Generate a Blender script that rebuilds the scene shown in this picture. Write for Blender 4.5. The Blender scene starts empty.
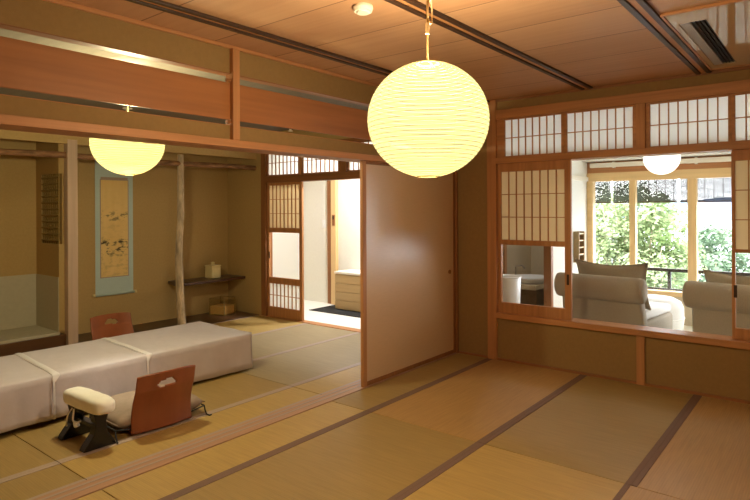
import bpy, bmesh, math, random
from mathutils import Vector, Matrix, noise
PI = math.pi
scene = bpy.context.scene
COL = scene.collection
random.seed(7)

# ------------------------------------------------------------------ materials
MATS = {}
def srgb(r, g, b):
    f = lambda c: (c/255/12.92) if c/255 <= .04045 else ((c/255+.055)/1.055)**2.4
    return (f(r), f(g), f(b), 1)
def new_mat(name):
    m = bpy.data.materials.new(name); m.use_nodes = True
    nt = m.node_tree; nt.nodes.clear()
    out = nt.nodes.new('ShaderNodeOutputMaterial')
    return m, nt, out
def N(nt, typ, **kw):
    n = nt.nodes.new(typ)
    for k, v in kw.items():
        if k in n.inputs: n.inputs[k].default_value = v
        else: setattr(n, k, v)
    return n
def plain(name, col, rough=.6, spec=.3, var=.08, scale=(3, 3, 3), bump=0, metal=0, nscale=6, detail=4):
    """principled with a noise that varies the base colour a little"""
    m, nt, out = new_mat(name); L = nt.links.new
    tc = N(nt, 'ShaderNodeTexCoord'); mp = N(nt, 'ShaderNodeMapping'); mp.inputs['Scale'].default_value = scale
    ns = N(nt, 'ShaderNodeTexNoise', Scale=nscale, Detail=detail)
    L(tc.outputs['Object'], mp.inputs['Vector']); L(mp.outputs['Vector'], ns.inputs['Vector'])
    cr = N(nt, 'ShaderNodeValToRGB')
    cr.color_ramp.elements[0].position = .3; cr.color_ramp.elements[1].position = .7
    cr.color_ramp.elements[0].color = [c*(1-var) for c in col[:3]] + [1]
    cr.color_ramp.elements[1].color = [min(1, c*(1+var)) for c in col[:3]] + [1]
    L(ns.outputs['Fac'], cr.inputs['Fac'])
    p = N(nt, 'ShaderNodeBsdfPrincipled', Roughness=rough, Metallic=metal)
    p.inputs['Specular IOR Level'].default_value = spec
    L(cr.outputs['Color'], p.inputs['Base Color'])
    if bump:
        b = N(nt, 'ShaderNodeBump', Strength=bump, Distance=.01)
        L(ns.outputs['Fac'], b.inputs['Height']); L(b.outputs['Normal'], p.inputs['Normal'])
    L(p.outputs['BSDF'], out.inputs['Surface'])
    MATS[name] = m
    return m
def wood(name, col, axis, rough=.5, var=.16, spec=.3, fine=28):
    s = [fine, fine, fine]; s['xyz'.index(axis)] = fine*.045
    return plain(name, col, rough, spec, var, tuple(s), 0, nscale=1.0, detail=6)

WOOD = srgb(184, 128, 82); WOOD_D = srgb(146, 96, 58); RANMA = srgb(164, 106, 62)
for ax in 'xyz':
    wood('hinoki_'+ax, WOOD, ax); wood('cedar_'+ax, WOOD_D, ax)
wood('ranma_wood', RANMA, 'x', .45, .12)
wood('pale_post', srgb(196, 168, 146), 'z', .55, .08)
wood('pale_wood_y', srgb(222, 188, 134), 'y', .5, .08)
wood('pale_wood_z', srgb(222, 188, 134), 'z', .5, .08)
wood('threshold_wood', srgb(180, 138, 110), 'x', .4, .1)
wood('tokonoma_board', srgb(92, 62, 40), 'x', .35, .15, .4)
wood('shelf_wood', srgb(84, 54, 38), 'x', .35, .15, .4)
wood('chair_wood', srgb(142, 78, 46), 'z', .28, .12, .5, 16)
wood('cabinet_wood', srgb(186, 158, 112), 'y', .5, .06)
plain('bark', srgb(190, 170, 144), .8, .2, .35, (6, 6, 1.6), .3, nscale=4)
plain('bark_dark', srgb(142, 104, 74), .8, .2, .4, (2, 6, 6), .3, nscale=5)
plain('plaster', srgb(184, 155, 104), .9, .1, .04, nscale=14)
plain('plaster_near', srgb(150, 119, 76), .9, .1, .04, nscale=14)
plain('plaster_white', srgb(228, 226, 216), .9, .1, .02, nscale=14)
plain('plaster_beige', srgb(196, 180, 152), .9, .1, .03, nscale=14)
plain('wainscot_paper', srgb(190, 182, 160), .85, .15, .03, nscale=10)
plain('fusuma_paper', srgb(214, 180, 140), .29, .7, .035, (4, 4, 60), nscale=3)
plain('black_iron', srgb(36, 33, 31), .5, .4, .05)
plain('rail_dark', srgb(66, 46, 34), .45, .3, .1)
plain('black_lacquer', srgb(26, 22, 22), .25, .5, .05)
plain('stone_mat', srgb(46, 46, 46), .8, .2, .1, nscale=40)
plain('white_plastic', srgb(236, 230, 214), .45, .4, .01)
plain('white_ceramic', srgb(238, 238, 236), .2, .5, .01)
plain('cream_ceramic', srgb(232, 214, 160), .35, .4, .03)
plain('table_cloth', srgb(206, 196, 204), .75, .2, .03, bump=.25, nscale=5)
plain('cloth_hem', srgb(224, 218, 224), .75, .2, .03, nscale=9)
plain('pad_white', srgb(250, 246, 238), .7, .2, .03, nscale=8)
plain('cushion_brown', srgb(152, 132, 116), .85, .15, .08, nscale=10, bump=.1)
plain('sofa_linen', srgb(172, 163, 148), .9, .1, .05, (4, 4, 4), .1, nscale=30)
plain('pillow_linen', srgb(162, 148, 126), .9, .1, .06, nscale=30)
plain('white_linen', srgb(240, 240, 238), .85, .1, .02, nscale=20)
plain('scroll_silk', srgb(190, 208, 206), .6, .25, .05, nscale=40)
plain('reed', srgb(150, 124, 72), .7, .2, .2, nscale=30)
plain('washroom_floor', srgb(170, 150, 120), .5, .3, .05)
plain('ac_grey', srgb(150, 140, 124), .4, .4, .02)
plain('ac_black', srgb(22, 20, 20), .6, .2, .02)
plain('ac_panel', srgb(190, 166, 132), .04, 1.0, .01)
plain('lake', srgb(190, 205, 214), .3, .5, .05)
plain('hill_haze_blue', srgb(92, 104, 124), .9, .1, .1, (.02, .02, .02))  # haze of the distance is put into this blue-grey colour
plain('deck', srgb(120, 100, 80), .7, .2, .1)
plain('amber_grain', srgb(255, 196, 124), .7, .3, .25, nscale=60, bump=.2)
plain('rack_wood', srgb(146, 122, 86), .6, .2, .1)
plain('rope', srgb(214, 186, 120), .8, .2, .1, nscale=60)

def ceiling_mat():
    m, nt, out = new_mat('ceiling_boards'); L = nt.links.new
    tc = N(nt, 'ShaderNodeTexCoord'); sep = N(nt, 'ShaderNodeSeparateXYZ'); L(tc.outputs['Object'], sep.inputs[0])
    # boards .46 m wide, joints run along Y
    a = N(nt, 'ShaderNodeMath', operation='MULTIPLY_ADD'); a.inputs[1].default_value = 1/.4625; a.inputs[2].default_value = -.2/.4625+20*0
    L(sep.outputs['X'], a.inputs[0])
    fl = N(nt, 'ShaderNodeMath', operation='FLOOR'); L(a.outputs[0], fl.inputs[0])
    fr = N(nt, 'ShaderNodeMath', operation='FRACT'); L(a.outputs[0], fr.inputs[0])
    lt = N(nt, 'ShaderNodeMath', operation='LESS_THAN'); lt.inputs[1].default_value = .017; L(fr.outputs[0], lt.inputs[0])
    wn = N(nt, 'ShaderNodeTexWhiteNoise', noise_dimensions='1D'); L(fl.outputs[0], wn.inputs['W'])
    mp = N(nt, 'ShaderNodeMapping'); mp.inputs['Scale'].default_value = (26, 1.2, 5); L(tc.outputs['Object'], mp.inputs['Vector'])
    ns = N(nt, 'ShaderNodeTexNoise', Scale=1, Detail=6); L(mp.outputs[0], ns.inputs['Vector'])
    ad = N(nt, 'ShaderNodeMath', operation='MULTIPLY_ADD'); ad.inputs[1].default_value = .35; L(wn.outputs['Value'], ad.inputs[0])
    s2 = N(nt, 'ShaderNodeMath', operation='MULTIPLY'); s2.inputs[1].default_value = .65; L(ns.outputs['Fac'], s2.inputs[0]); L(s2.outputs[0], ad.inputs[2])
    cr = N(nt, 'ShaderNodeValToRGB'); L(ad.outputs[0], cr.inputs['Fac'])
    cr.color_ramp.elements[0].position = .2; cr.color_ramp.elements[1].position = .8
    cr.color_ramp.elements[0].color = srgb(186, 140, 104); cr.color_ramp.elements[1].color = srgb(206, 162, 124)
    mx = N(nt, 'ShaderNodeMixRGB'); mx.inputs['Color2'].default_value = srgb(128, 88, 60)
    L(lt.outputs[0], mx.inputs['Fac']); L(cr.outputs['Color'], mx.inputs['Color1'])
    p = N(nt, 'ShaderNodeBsdfPrincipled', Roughness=.5); p.inputs['Specular IOR Level'].default_value = .3
    L(mx.outputs['Color'], p.inputs['Base Color']); L(p.outputs['BSDF'], out.inputs['Surface'])
    MATS['ceiling_boards'] = m
ceiling_mat()

def tatami_mat_mat(name, col, axis):
    """woven rush: fine ribs across the mat, a soft streak along the weave"""
    m, nt, out = new_mat(name); L = nt.links.new
    tc = N(nt, 'ShaderNodeTexCoord')
    mp = N(nt, 'ShaderNodeMapping'); mp.inputs['Scale'].default_value = (60, 4, 1) if axis == 'y' else (4, 60, 1)
    L(tc.outputs['Object'], mp.inputs['Vector'])
    ns = N(nt, 'ShaderNodeTexNoise', Scale=1, Detail=5); L(mp.outputs[0], ns.inputs['Vector'])
    wv = N(nt, 'ShaderNodeTexWave', Scale=26, Distortion=.6); wv.bands_direction = 'X' if axis == 'y' else 'Y'
    L(tc.outputs['Object'], wv.inputs['Vector'])
    n2 = N(nt, 'ShaderNodeTexNoise', Scale=2.2, Detail=2); L(tc.outputs['Object'], n2.inputs['Vector'])
    a = N(nt, 'ShaderNodeMath', operation='MULTIPLY_ADD'); a.inputs[1].default_value = .18
    L(wv.outputs['Fac'], a.inputs[0]); L(ns.outputs['Fac'], a.inputs[2])
    b = N(nt, 'ShaderNodeMath', operation='MULTIPLY_ADD'); b.inputs[1].default_value = .4
    L(n2.outputs['Fac'], b.inputs[0]); L(a.outputs[0], b.inputs[2])
    cr = N(nt, 'ShaderNodeValToRGB'); L(b.outputs[0], cr.inputs['Fac'])
    cr.color_ramp.elements[0].position = .45; cr.color_ramp.elements[1].position = 1.05 if False else 1
    cr.color_ramp.elements[0].color = [c*.88 for c in col[:3]]+[1]; cr.color_ramp.elements[1].color = [c*1.12 for c in col[:3]]+[1]
    p = N(nt, 'ShaderNodeBsdfPrincipled', Roughness=.5); p.inputs['Specular IOR Level'].default_value = .35
    bp = N(nt, 'ShaderNodeBump', Strength=.12, Distance=.004); L(a.outputs[0], bp.inputs['Height']); L(bp.outputs[0], p.inputs['Normal'])
    L(cr.outputs['Color'], p.inputs['Base Color']); L(p.outputs['BSDF'], out.inputs['Surface'])
    MATS[name] = m
tatami_mat_mat('rush_gold', srgb(182, 150, 88), 'y')
tatami_mat_mat('rush_tan', srgb(176, 138, 86), 'x')
tatami_mat_mat('rush_olive', srgb(160, 132, 80), 'y')
tatami_mat_mat('rush_pale', srgb(160, 141, 106), 'y')
wood('grey_ceiling', srgb(120, 110, 97), 'y', .75, .08)
plain('mat_border', srgb(126, 100, 88), .7, .2, .06, nscale=60)
plain('mat_border_pale', srgb(176, 154, 140), .55, .35, .06, nscale=60)

def paper(name, col, trans):
    m, nt, out = new_mat(name); L = nt.links.new
    d = N(nt, 'ShaderNodeBsdfDiffuse', Color=col); t = N(nt, 'ShaderNodeBsdfTranslucent', Color=col)
    tc = N(nt, 'ShaderNodeTexCoord'); ns = N(nt, 'ShaderNodeTexNoise', Scale=90, Detail=3); L(tc.outputs['Object'], ns.inputs['Vector'])
    mr = N(nt, 'ShaderNodeMapRange'); mr.inputs['To Min'].default_value = trans-.05; mr.inputs['To Max'].default_value = trans+.05
    L(ns.outputs['Fac'], mr.inputs['Value'])
    x = N(nt, 'ShaderNodeMixShader'); L(mr.outputs[0], x.inputs[0]); L(d.outputs[0], x.inputs[1]); L(t.outputs[0], x.inputs[2])
    L(x.outputs[0], out.inputs['Surface']); MATS[name] = m
paper('shoji_paper', (.95, .945, .91, 1), .74)
paper('shoji_paper_tan', (.87, .76, .56, 1), .45)  # tan and less translucent than the transom paper

def glass(name, tint=(1, 1, 1, 1), rough=0.0):
    m, nt, out = new_mat(name); L = nt.links.new
    t = N(nt, 'ShaderNodeBsdfTransparent', Color=tint); g = N(nt, 'ShaderNodeBsdfGlossy', Roughness=rough)
    lw = N(nt, 'ShaderNodeLayerWeight', Blend=.5)          # facing: 0 straight on, 1 at grazing; same on both faces of the pane
    pw = N(nt, 'ShaderNodeMath', operation='POWER'); pw.inputs[1].default_value = 5; L(lw.outputs['Facing'], pw.inputs[0])
    f = N(nt, 'ShaderNodeMath', operation='MULTIPLY_ADD'); f.inputs[1].default_value = .9; f.inputs[2].default_value = .03; L(pw.outputs[0], f.inputs[0])
    x = N(nt, 'ShaderNodeMixShader'); L(f.outputs[0], x.inputs[0]); L(t.outputs[0], x.inputs[1]); L(g.outputs[0], x.inputs[2])
    L(x.outputs[0], out.inputs['Surface']); MATS[name] = m
glass('glass'); glass('box_glass', (.95, .93, .88, 1), .03)

def glow_paper(name, col, strength, through):
    """lantern washi lit by its own bulb: glows, and lets part of the bulb's light straight through"""
    m, nt, out = new_mat(name); L = nt.links.new
    e = N(nt, 'ShaderNodeEmission', Color=col, Strength=strength)
    t = N(nt, 'ShaderNodeBsdfTransparent', Color=(1, .95, .8, 1)); d = N(nt, 'ShaderNodeBsdfTranslucent', Color=(.013, .012, .0055, 1))
    a = N(nt, 'ShaderNodeAddShader'); L(e.outputs[0], a.inputs[0]); L(d.outputs[0], a.inputs[1])
    x = N(nt, 'ShaderNodeMixShader'); x.inputs[0].default_value = through
    L(a.outputs[0], x.inputs[1]); L(t.outputs[0], x.inputs[2]); L(x.outputs[0], out.inputs['Surface']); MATS[name] = m
glow_paper('lantern_washi', (1.0, .91, .37, 1), .92, .40)
glow_paper('lantern_washi_dim', (1.0, .95, .38, 1), .54, .40)
glow_paper('globe_glass', (1.0, .97, .88, 1), 2.0, .3)

def leaf_mat(name, c1, c2):
    m, nt, out = new_mat(name); L = nt.links.new
    tc = N(nt, 'ShaderNodeTexCoord'); ns = N(nt, 'ShaderNodeTexNoise', Scale=1.6, Detail=5); L(tc.outputs['Object'], ns.inputs['Vector'])
    cr = N(nt, 'ShaderNodeValToRGB'); L(ns.outputs['Fac'], cr.inputs['Fac'])
    cr.color_ramp.elements[0].position = .35; cr.color_ramp.elements[1].position = .65
    cr.color_ramp.elements[0].color = c1; cr.color_ramp.elements[1].color = c2
    d = N(nt, 'ShaderNodeBsdfDiffuse'); t = N(nt, 'ShaderNodeBsdfTranslucent')
    L(cr.outputs['Color'], d.inputs['Color']); L(cr.outputs['Color'], t.inputs['Color'])
    x = N(nt, 'ShaderNodeMixShader'); x.inputs[0].default_value = .45; L(d.outputs[0], x.inputs[1]); L(t.outputs[0], x.inputs[2])
    L(x.outputs[0], out.inputs['Surface']); MATS[name] = m
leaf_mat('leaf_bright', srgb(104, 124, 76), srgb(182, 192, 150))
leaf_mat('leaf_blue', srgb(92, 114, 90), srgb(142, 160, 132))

def painting_mat():
    m, nt, out = new_mat('ink_painting'); L = nt.links.new
    tc = N(nt, 'ShaderNodeTexCoord'); sep = N(nt, 'ShaderNodeSeparateXYZ'); L(tc.outputs['Generated'], sep.inputs[0])
    mp = N(nt, 'ShaderNodeMapping'); mp.inputs['Scale'].default_value = (3.2, 1, 22); L(tc.outputs['Generated'], mp.inputs['Vector'])
    ns = N(nt, 'ShaderNodeTexNoise', Scale=1.1, Detail=6, Roughness=.65); L(mp.outputs[0], ns.inputs['Vector'])
    thr = N(nt, 'ShaderNodeMapRange'); thr.inputs['From Min'].default_value = .50; thr.inputs['From Max'].default_value = .60; L(ns.outputs['Fac'], thr.inputs['Value'])
    # ink lies in two bands of the sheet
    band = N(nt, 'ShaderNodeValToRGB'); L(sep.outputs['Z'], band.inputs['Fac'])
    el = band.color_ramp.elements
    el[0].position = 0; el[0].color = (.15,)*3+(1,); el[1].position = 1; el[1].color = (0,)*3+(1,)
    for p_, v in ((.18, .25), (.27, 1), (.36, 1), (.42, .05), (.56, .15), (.60, .75), (.645, .75), (.69, .05)):
        e = el.new(p_); e.color = (v, v, v, 1)
    mu = N(nt, 'ShaderNodeMath', operation='MULTIPLY'); L(thr.outputs[0], mu.inputs[0]); L(band.outputs['Color'], mu.inputs[1])
    n2 = N(nt, 'ShaderNodeTexNoise', Scale=4, Detail=3); L(tc.outputs['Generated'], n2.inputs['Vector'])
    base = N(nt, 'ShaderNodeValToRGB'); L(n2.outputs['Fac'], base.inputs['Fac'])
    base.color_ramp.elements[0].color = srgb(228, 192, 118); base.color_ramp.elements[1].color = srgb(244, 212, 144)
    mx = N(nt, 'ShaderNodeMixRGB'); mx.inputs['Color2'].default_value = srgb(70, 58, 44); L(mu.outputs[0], mx.inputs['Fac']); L(base.outputs[0], mx.inputs['Color1'])
    p = N(nt, 'ShaderNodeBsdfPrincipled', Roughness=.7); L(mx.outputs[0], p.inputs['Base Color']); L(p.outputs[0], out.inputs['Surface'])
    MATS['ink_painting'] = m
painting_mat()

# ------------------------------------------------------------------ mesh helpers
class MB:
    def __init__(s): s.bm = bmesh.new()
    def box(s, x0, x1, y0, y1, z0, z1, M=None):
        vs = [s.bm.verts.new((x, y, z)) for x in (x0, x1) for y in (y0, y1) for z in (z0, z1)]
        if M:
            for v in vs: v.co = M @ v.co
        for f in ((0, 1, 3, 2), (4, 6, 7, 5), (0, 4, 5, 1), (2, 3, 7, 6), (0, 2, 6, 4), (1, 5, 7, 3)):
            s.bm.faces.new([vs[i] for i in f])
        return s
    def tube(s, pts, r, n=10, cap=True):
        pts = [Vector(p) for p in pts]; rings = []
        rs = r if isinstance(r, (list, tuple)) else [r]*len(pts)
        up = Vector((0, 0, 1))
        for i, p in enumerate(pts):
            t = (pts[min(i+1, len(pts)-1)]-pts[max(i-1, 0)]).normalized()
            u = t.cross(up)
            if u.length < .05: u = t.cross(Vector((1, 0, 0)))
            u.normalize(); w = t.cross(u)
            if rings and w.dot(pw) < 0 and u.dot(pu) < 0: u, w = -u, -w
            pu, pw = u, w
            rings.append([s.bm.verts.new(p+(u*math.cos(2*PI*k/n)+w*math.sin(2*PI*k/n))*rs[i]) for k in range(n)])
        for a, b in zip(rings, rings[1:]):
            for k in range(n): s.bm.faces.new((a[k], a[(k+1) % n], b[(k+1) % n], b[k]))
        if cap: s.bm.faces.new(rings[0][::-1]); s.bm.faces.new(rings[-1])
        return s
    def lathe(s, prof, c=(0, 0, 0), n=32, close=False):
        c = Vector(c); rings = []
        for r, z in prof:
            if r < 1e-6: rings.append([s.bm.verts.new(c+Vector((0, 0, z)))])
            else: rings.append([s.bm.verts.new(c+Vector((r*math.cos(2*PI*k/n), r*math.sin(2*PI*k/n), z))) for k in range(n)])
        prs = list(zip(rings, rings[1:]))
        if close: prs.append((rings[-1], rings[0]))
        for a, b in prs:
            for k in range(n):
                k2 = (k+1) % n
                if len(a) == 1 and len(b) == 1: continue
                if len(a) == 1: s.bm.faces.new((a[0], b[k2], b[k]))
                elif len(b) == 1: s.bm.faces.new((a[k], a[k2], b[0]))
                else: s.bm.faces.new((a[k], a[k2], b[k2], b[k]))
        return s
    def prism(s, poly, axis, d0, d1):
        """poly: 2-D outline in the two other axes (in xyz order), extruded along axis"""
        def mk(p, d):
            q = list(p); q.insert('xyz'.index(axis), d); return s.bm.verts.new(q)
        a = [mk(p, d0) for p in poly]; b = [mk(p, d1) for p in poly]; n = len(poly)
        s.bm.faces.new(a); s.bm.faces.new(b[::-1])
        for i in range(n): s.bm.faces.new((a[i], b[i], b[(i+1) % n], a[(i+1) % n]))
        return s
    def grid(s, fn, nu, nv, wrap=False):
        vs = [[s.bm.verts.new(fn(i/nu, j/nv)) for j in range(nv+1)] for i in range(nu+1)]
        for i in range(nu):
            for j in range(nv): s.bm.faces.new((vs[i][j], vs[i+1][j], vs[i+1][j+1], vs[i][j+1]))
        return s
    def build(s, name, mat, parent=None, bevel=0, smooth=False, sub=0, solid=0, world=True):
        if parent and world:
            bmesh.ops.translate(s.bm, verts=s.bm.verts, vec=-parent.location if not parent.parent else Vector((0, 0, 0)))
        bmesh.ops.recalc_face_normals(s.bm, faces=s.bm.faces)
        me = bpy.data.meshes.new(name); s.bm.to_mesh(me); s.bm.free()
        o = bpy.data.objects.new(name, me); COL.objects.link(o)
        me.materials.append(MATS[mat])
        if parent: o.parent = parent
        if smooth:
            for p in me.polygons: p.use_smooth = True
        if solid:
            md = o.modifiers.new('solid', 'SOLIDIFY'); md.thickness = solid; md.offset = 0
        if bevel:
            md = o.modifiers.new('bevel', 'BEVEL'); md.width = bevel; md.segments = 2; md.limit_method = 'ANGLE'
        if sub:
            md = o.modifiers.new('sub', 'SUBSURF'); md.levels = sub; md.render_levels = sub
        return o

def tag(o, label, cat, group=None, kind=None):
    o['label'] = label; o['category'] = cat
    if group: o['group'] = group
    if kind: o['kind'] = kind
    return o
def thing(name, loc, label, cat, group=None, rz=0):
    o = bpy.data.objects.new(name, None); COL.objects.link(o)
    o.location = loc; o.rotation_euler = (0, 0, rz); o.empty_display_size = .1
    return tag(o, label, cat, group)
def struct(o, label=None, cat=None):
    o['kind'] = 'structure'
    if label: o['label'] = label
    if cat: o['category'] = cat
    return o
def sroot(name, loc, label, cat):
    o = bpy.data.objects.new(name, None); COL.objects.link(o); o.location = loc
    return struct(o, label, cat)
def dup(root, loc, rz, label, group=None):
    r = root.copy(); COL.objects.link(r); r.location = loc; r.rotation_euler = (0, 0, rz); r['label'] = label
    if group: r['group'] = group
    for ch in list(root.children):
        c = ch.copy(); COL.objects.link(c); c.parent = r
        for g in list(ch.children):
            d = g.copy(); COL.objects.link(d); d.parent = c
    return r
def B(*a): return MB().box(*a)
def trim(n, mb, mat, label, cat='beam', bevel=.003):
    return struct(mb.build('trim_%d' % n, mat, bevel=bevel), label, cat)

# ------------------------------------------------------------------ key planes (metres; camera stands at x=0, y=0)
XW = 4.82            # window wall of the near room
XB = 4.95            # same wall seen in the far room
YP = 2.88            # partition between the rooms
YT = 6.02            # line of the alcove posts
YK = 6.62            # back wall of the alcove
H = 2.385            # ceiling
XS = 7.6             # sunroom window
YE = 2.543           # sunroom end wall

# ------------------------------------------------------------------ shell
fl = MB(); fl.box(-1.3, XW, -1.9, 2.9, -.12, -.05).box(-.3, XB+.03, 2.9, YK+.1, -.12, -.05)
struct(fl.build('floor', 'rush_tan'), 'sub-floor under the tatami mats of both rooms', 'floor')
# rush floor where the clothed table and the house parts behind the camera hide the single mats
rf = MB(); rf.box(-.2, 3.098, 4.207, 5.955, -.05, -.001).box(-1.2, 3.038, -1.8, -.035, -.05, -.001).box(3.042, XW-.002, -1.8, -.035, -.05, -.001).box(-1.2, 1.368, -.035, 1.65, -.05, -.001).box(1.372, 3.038, -.031, .812, -.05, -.001).box(-1.2, -.362, 1.654, 2.86, -.05, -.001)
struct(rf.build('floor', 'rush_tan'), 'plain rush floor beneath the long white-clothed table', 'floor')
struct(B(-1.3, XW+.12, -1.9, 2.96, H, H+.06).build('ceiling', 'ceiling_boards'), 'brown board ceiling of the near tatami room', 'ceiling')
struct(B(-.3, XB+.1, 2.96, YK+.3, H, H+.06).build('ceiling', 'grey_ceiling'), 'pale board ceiling of the far tatami room', 'ceiling')

wr = MB()
wr.box(XW, XB, -1.9, 2.44, 0, .385)                 # below the sill
wr.box(XW, XB, -1.9, 2.44, 2.285, H)                # band under the ceiling
wr.box(XW, XB, 2.53, 2.90, 0, H)                    # corner panel
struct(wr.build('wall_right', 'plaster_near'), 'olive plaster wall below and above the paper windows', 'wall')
wl = MB()
wl.box(-.3, XW, YP-.01, YP+.05, 1.81, 1.897)
wl.box(-.3, XW, YP-.01, YP+.05, 2.215, 2.362)
wl.box(-1.3, -.3, YP-.03, YP+.09, 0, H)
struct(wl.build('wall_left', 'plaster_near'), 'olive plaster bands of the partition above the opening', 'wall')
wn = MB().box(-1.36, -1.3, -1.9, 2.97, -.1, H)
struct(wn.build('wall_near', 'plaster'), 'plaster wall behind the viewer', 'wall')
ws = MB().box(-1.3, XW+.13, -1.96, -1.9, -.1, H)
struct(ws.build('wall_south', 'plaster'), 'plaster wall right of the viewer', 'wall')
# far room
wb = MB()
wb.box(-.3, XB, YK, YK+.06, -.05, H)
wb.box(XB, XB+.1, 5.88, YK+.06, -.05, H)            # alcove side wall
wb.box(-.36, -.3, 2.9, YK+.06, -.1, H)
wb.box(XB, XB+.1, 3.0, 5.88, 2.19, H)               # over the transoms
wb.box(XB, XB+.1, 3.0, 3.50, 0, 2.19)
wb.box(XB, XB+.05, 2.9, 3.0, 0, H)
struct(wb.build('wall_back', 'plaster'), 'olive plaster walls of the alcove', 'wall')
struct(B(-.3, XB, YT-.03, YT+.02, 2.055, H).build('wall_back', 'plaster'), 'plaster band hanging above the alcove log', 'wall')
# alcove wing wall, pierced by the reed window
wg = MB().box(2.495, 2.56, YT+.05, YK, .177, 1.05).box(2.495, 2.56, YT+.05, YK, 1.76, H).box(2.495, 2.56, 6.48, YK, 1.05, 1.76)
struct(wg.build('wall_alcove', 'plaster'), 'short plaster wing wall behind the square alcove post', 'wall')
wp = MB().box(-.3, 2.488, YK-.006, YK-.0005, .177, .72).box(2.488, 2.4945, YT+.05, YK-.006, .177, .72)
struct(wp.build('wall_wainscot', 'wainscot_paper'), 'grey paper wainscot round the left alcove', 'wall')

# alcove floors
struct(B(-.3, XB, 5.965, YK, -.05, .004).build('floor', 'tokonoma_board', bevel=.002), 'dark board floor of the alcove', 'floor')
struct(B(-.3, 2.54, YT, YK, .004, .150).build('trim_40', 'tokonoma_board', bevel=.003), 'dark raised sill under the left alcove', 'sill')
struct(B(-.3, 2.495, YT+.03, YK-.006, .150, .177).build('floor', 'wainscot_paper'), 'grey raised floor of the left alcove', 'floor')

# ------------------------------------------------------------------ posts and beams, near room
trim(1, B(XW-.025, XW+.11, 2.44, 2.53, 0, H), 'hinoki_z', 'full-height wooden post beside the left paper sliding door', 'post')
trim(2, B(XW-.015, XW, 1.178, 1.24, 0, .385), 'hinoki_z', 'short wooden stud in the low wall under the sill', 'post')
trim(3, B(XW-.03, XB+.02, -1.9, 2.44, .385, .435), 'hinoki_y', 'long wooden sill under the sliding paper windows', 'sill')
trim(4, B(XW-.03, XB+.02, -1.9, 2.44, 1.80, 1.851), 'hinoki_y', 'wooden lintel between sliding windows and upper paper windows')
trim(5, B(XW-.02, XB, -1.9, 2.44, 2.203, 2.288), 'hinoki_y', 'wooden beam above the row of upper paper windows')
trim(6, B(XW-.02, XW+.1, 1.165, 1.232, 1.851, 2.203), 'hinoki_z', 'wooden post between second and third upper paper windows', 'post')
trim(7, B(XW-.012, XW, -1.9, 2.44, H-.022, H), 'cedar_y', 'thin ceiling moulding over the window wall', 'moulding')
struct(B(XW-.012, XW, -1.9, 2.86, 0, .02).build('baseboard_right', 'cedar_y'), 'thin dark baseboard under the low wall', 'baseboard')
trim(8, B(-.3, XW-.001, YP-.045, YP+.15, 1.765, 1.81), 'hinoki_x', 'long wooden lintel over the opening between the rooms')
trim(9, B(-.3, XW-.001, YP-.025, YP, 2.362, H), 'hinoki_x', 'wooden ceiling moulding over the partition', 'moulding')
trim(10, B(-.3, XW, YP-.014, YP+.055, 1.897, 1.9015), 'hinoki_x', 'thin wooden rail under the hanging ranma board', 'rail')
trim(11, B(-.3, XW, YP-.014, YP+.055, 2.209, 2.215), 'cedar_x', 'thin wooden rail above the hanging ranma board', 'rail')
trim(12, B(-.29, 2.164, YP-.016, YP+.002, 1.932, 2.156), 'ranma_wood', 'red-brown transom board left of the short post', 'transom board')
trim(13, B(2.216, XW-.03, YP-.016, YP+.002, 1.932, 2.156), 'ranma_wood', 'red-brown transom board right of the short post', 'transom board')
pr = sroot('trim_14', (2.19, YP-.02, 1.81), 'short wooden post dividing the transom boards', 'post')
B(2.165, 2.215, YP-.045, YP+.03, 1.81, 2.362).build('post', 'hinoki_z', pr, .004)
for z in (1.918, 2.170):
    MB().tube([(2.138, YP-.012, z), (2.166, YP-.012, z)], .011, 12).build('peg', 'cedar_x', pr)
trim(15, B(-.3, XW-.001, YP-.02, YP+.13, -.05, .004), 'threshold_wood', 'wooden sliding threshold on the floor between the two rooms', 'threshold', .001)
gv = MB()
for y in (YP+.033, YP+.083): gv.box(-.3, XW-.001, y, y+.018, .004, .0055)
trim(16, gv, 'mat_border_pale', 'two worn grooves of the floor threshold', 'threshold', 0)

# ceiling track pairs
k = 17
for y0, nm in ((2.50, 'nearest the partition'), (1.565, 'over the round paper lantern'), (.715, 'beside the ceiling air conditioner')):
    m = MB()
    for d in (0, .068): m.box(-1.3, XW-.012, y0+d, y0+d+.030, H-.016, H)
    trim(k, m, 'rail_dark', 'pair of dark sliding tracks on the ceiling ' + nm, 'ceiling track'); k += 1
    trim(k, B(-1.3, XW-.012, y0+.0301, y0+.0679, H-.007, H), 'hinoki_x', 'wooden strip between the dark ceiling tracks ' + nm, 'ceiling track'); k += 1

# ------------------------------------------------------------------ fusuma (sliding panels)
def fusuma(n, x0, x1, y, label, pull):
    r = sroot('door_%d' % n, (x0, y, 0), label, 'sliding panel')
    B(x0+.045, x1-.03, y+.006, y+.022, .04, 1.74).build('paper', 'fusuma_paper', r)
    B(x0, x0+.046, y-.002, y+.028, .006, 1.764).build('pull_stile', 'hinoki_z', r, .004)
    f = MB().box(x1-.034, x1, y, y+.028, .006, 1.764)
    f.box(x0+.046, x1-.034, y, y+.028, .006, .04).box(x0+.046, x1-.034, y, y+.028, 1.74, 1.764)
    f.build('frame', 'cedar_z', r, .003)
    if pull:
        MB().tube([(x1-.10, y+.006, .79), (x1-.10, y-.0005, .79)], .02, 20).build('finger_pull', 'cedar_z', r)
fusuma(1, 3.408, 4.79, YP-.012, 'wide tan paper sliding panel closing the right of the partition', True)
fusuma(2, 3.535, 4.78, YP+.036, 'second sliding panel parked right behind the first', False)
trim(30, B(4.79, XW-.001, YP-.03, YP+.10, 0, 1.765), 'cedar_z', 'dark wooden jamb in the room corner', 'jamb')

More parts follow.
